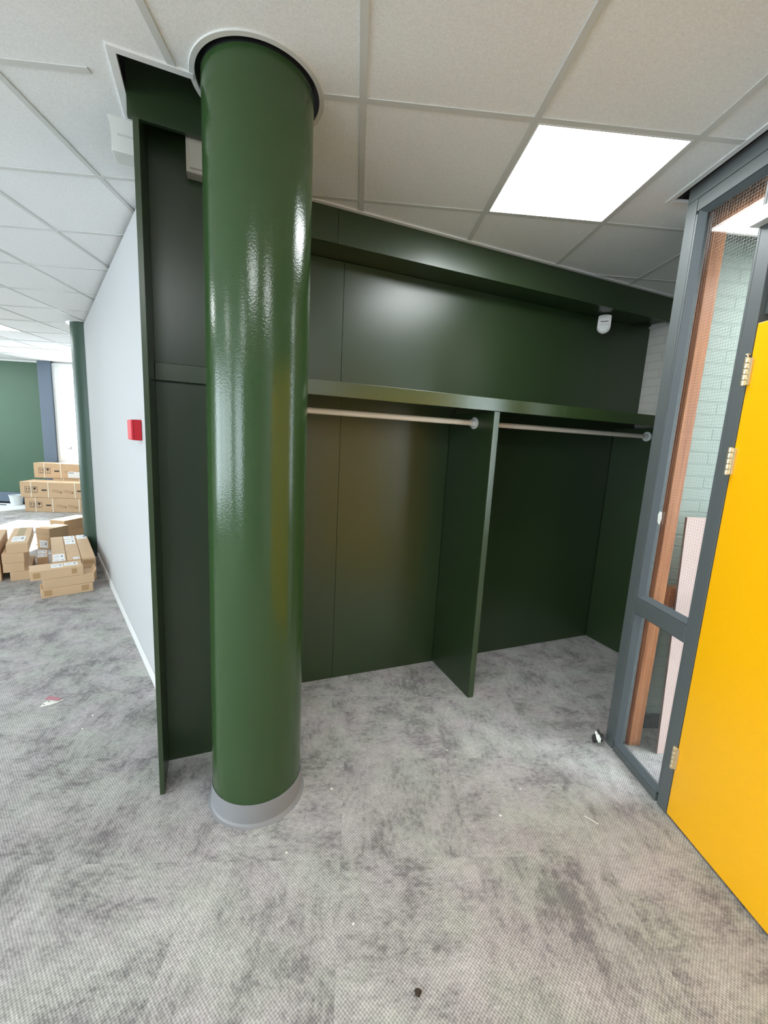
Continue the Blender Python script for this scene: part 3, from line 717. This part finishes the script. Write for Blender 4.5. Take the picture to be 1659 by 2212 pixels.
# ------------------------------------------------------------------ bucket, dust sheet and tools near the far wall
r = thing('bucket', (-6.32, 8.19, 0.004), 0, 'white plastic bucket by the grey baseboard left of the strapped cartons', 'bucket')
MB().lathe([(.0, .003), (.085, .003), (.105, .17), (.112, .17), (.112, .185), (.098, .185), (.094, .17), (.08, .01)], 'bucket', 40).build('body', r)
MB().box(-.118, -.108, -.012, .012, .13, .17, 'bucket', .002).build('handle_lug', r)
MB().box(.108, .118, -.012, .012, .13, .17, 'bucket', .002).build('handle_lug', r)
sb = MB()
sb.prism([(-8.3, 7.55), (-6.1, 7.42), (-5.85, 7.95), (-6.0, 8.3), (-8.3, 8.3)], .0005, .003, 'sheet', 'z')
tag(sb.build('dust_sheet'), 'white dust sheet spread on the carpet by the far wall', 'dust sheet')
r = thing('paint_roller', (-6.68, 8.02, .004), .1, 'blue handled paint tool lying on the dust sheet', 'paint tool')
MB().cyl((0, 0, .022), (.14, .01, .022), .019, 'blue', 16).build('roller', r)
MB().cyl((.14, .01, .022), (.27, .02, .012), .008, 'dark', 10).build('handle', r)
r = thing('scraper', (-6.86, 7.90, .004), .15, 'dark flat tool at the left edge of the dust sheet', 'paint tool')
MB().box(0, .13, -.03, .03, 0, .015, 'dark', .003).build('blade', r)
MB().cyl((-.12, 0, .014), (0, 0, .012), .012, 'dark', 12).build('handle', r)

# ------------------------------------------------------------------ litter on the carpet
r = thing('broken_corner_piece', (-1.62, 2.20, .001), .45, 'small broken white and pink corner piece lying on the carpet', 'litter')
MB().prism([(-.045, 0), (-.03, .035), (-.005, .052), (.055, .024), (.03, .008), (0, .0)], .0, .005, 'foil_white', 'z').cyl((-.03, .012, .005), (-.03, .012, .0055), .004, 'ink', 10).cyl((-.012, .034, .005), (-.012, .034, .0055), .004, 'ink', 10).build('white_plate', r)
T = Matrix.Translation((-.03, .05, .012)) @ Matrix.Rotation(radians(-38), 4, 'Z') @ Matrix.Rotation(radians(24), 4, 'X')
MB().prism([(0, 0), (.08, .004), (.092, .018), (.01, .022)], 0, .005, 'pink', 'z', T=T).build('pink_blade', r)

def crumple(name, loc, rad, m, seed, zs=.7, mats=None):
    rnd = random.Random(seed); b = bmesh.new(); bmesh.ops.create_icosphere(b, subdivisions=2, radius=1)
    dirs = [Vector((rnd.uniform(-1, 1), rnd.uniform(-1, 1), rnd.uniform(-1, 1))).normalized() for _ in range(14)]
    amp = [rnd.uniform(-.35, .35) for _ in dirs]
    for v in b.verts:
        f = 1+sum(a*max(0, v.co.normalized().dot(d))**6 for a, d in zip(amp, dirs)) + rnd.uniform(-.30, .30); v.co = Vector((v.co.x*f*rad, v.co.y*f*rad*.8, v.co.z*f*rad*zs))
    z = min(v.co.z for v in b.verts)
    for v in b.verts: v.co.z -= z
    mb = MB(); mb._mi(m)
    if mats: mb._mi(mats)
    me = bpy.data.meshes.new('t')
    for f in b.faces:
        c = f.calc_center_median(); f.material_index = 1 if mats and sin(c.x/rad*4.2+c.z/rad*1.6+.5) > .55 else 0
    b.to_mesh(me); b.free(); mb.bm.from_mesh(me); bpy.data.meshes.remove(me)
    return mb.build(name, loc=loc)
tag(crumple('crumpled_wrapper', (1.338, 1.920, .001), .033, 'foil', 5, 1.1, 'foil_white'), 'crumpled black and white wrapper at the foot of the grey frame', 'litter')
tag(crumple('dirt_crumb', (.231, .921, .001), .011, 'crumb', 9, .7), 'dark brown crumb of dirt on the carpet in the foreground', 'litter')
fl = [(-.051, 1.627), (.599, 2.202), (.662, 1.485), (-.199, 1.339), (.515, 1.862), (-1.348, 2.114), (-1.335, 2.009), (.05, 1.10), (.80, 1.62)]
for k, (x, y) in enumerate(fl):
    rnd = random.Random(k); mb = MB(); s = rnd.uniform(.003, .0055)
    mb.prism([(-s, -s*.5), (s*.2, -s), (s*1.2, s*.1), (s*.3, s), (-s*.8, s*.6)], 0, .002, 'fleck', 'z')
    tag(mb.build('paint_fleck', loc=(x, y, .0005), rz=k*1.1), 'tiny white paint fleck on the grey carpet', 'litter', 'white paint flecks on the carpet')
tag(MB().box(-.028, .028, -.0015, .0015, 0, .0015, 'fleck').build('plastic_sliver', loc=(1.044, 1.46, .0005), rz=radians(-45)), 'thin white plastic sliver on the carpet in front of the yellow door', 'litter')
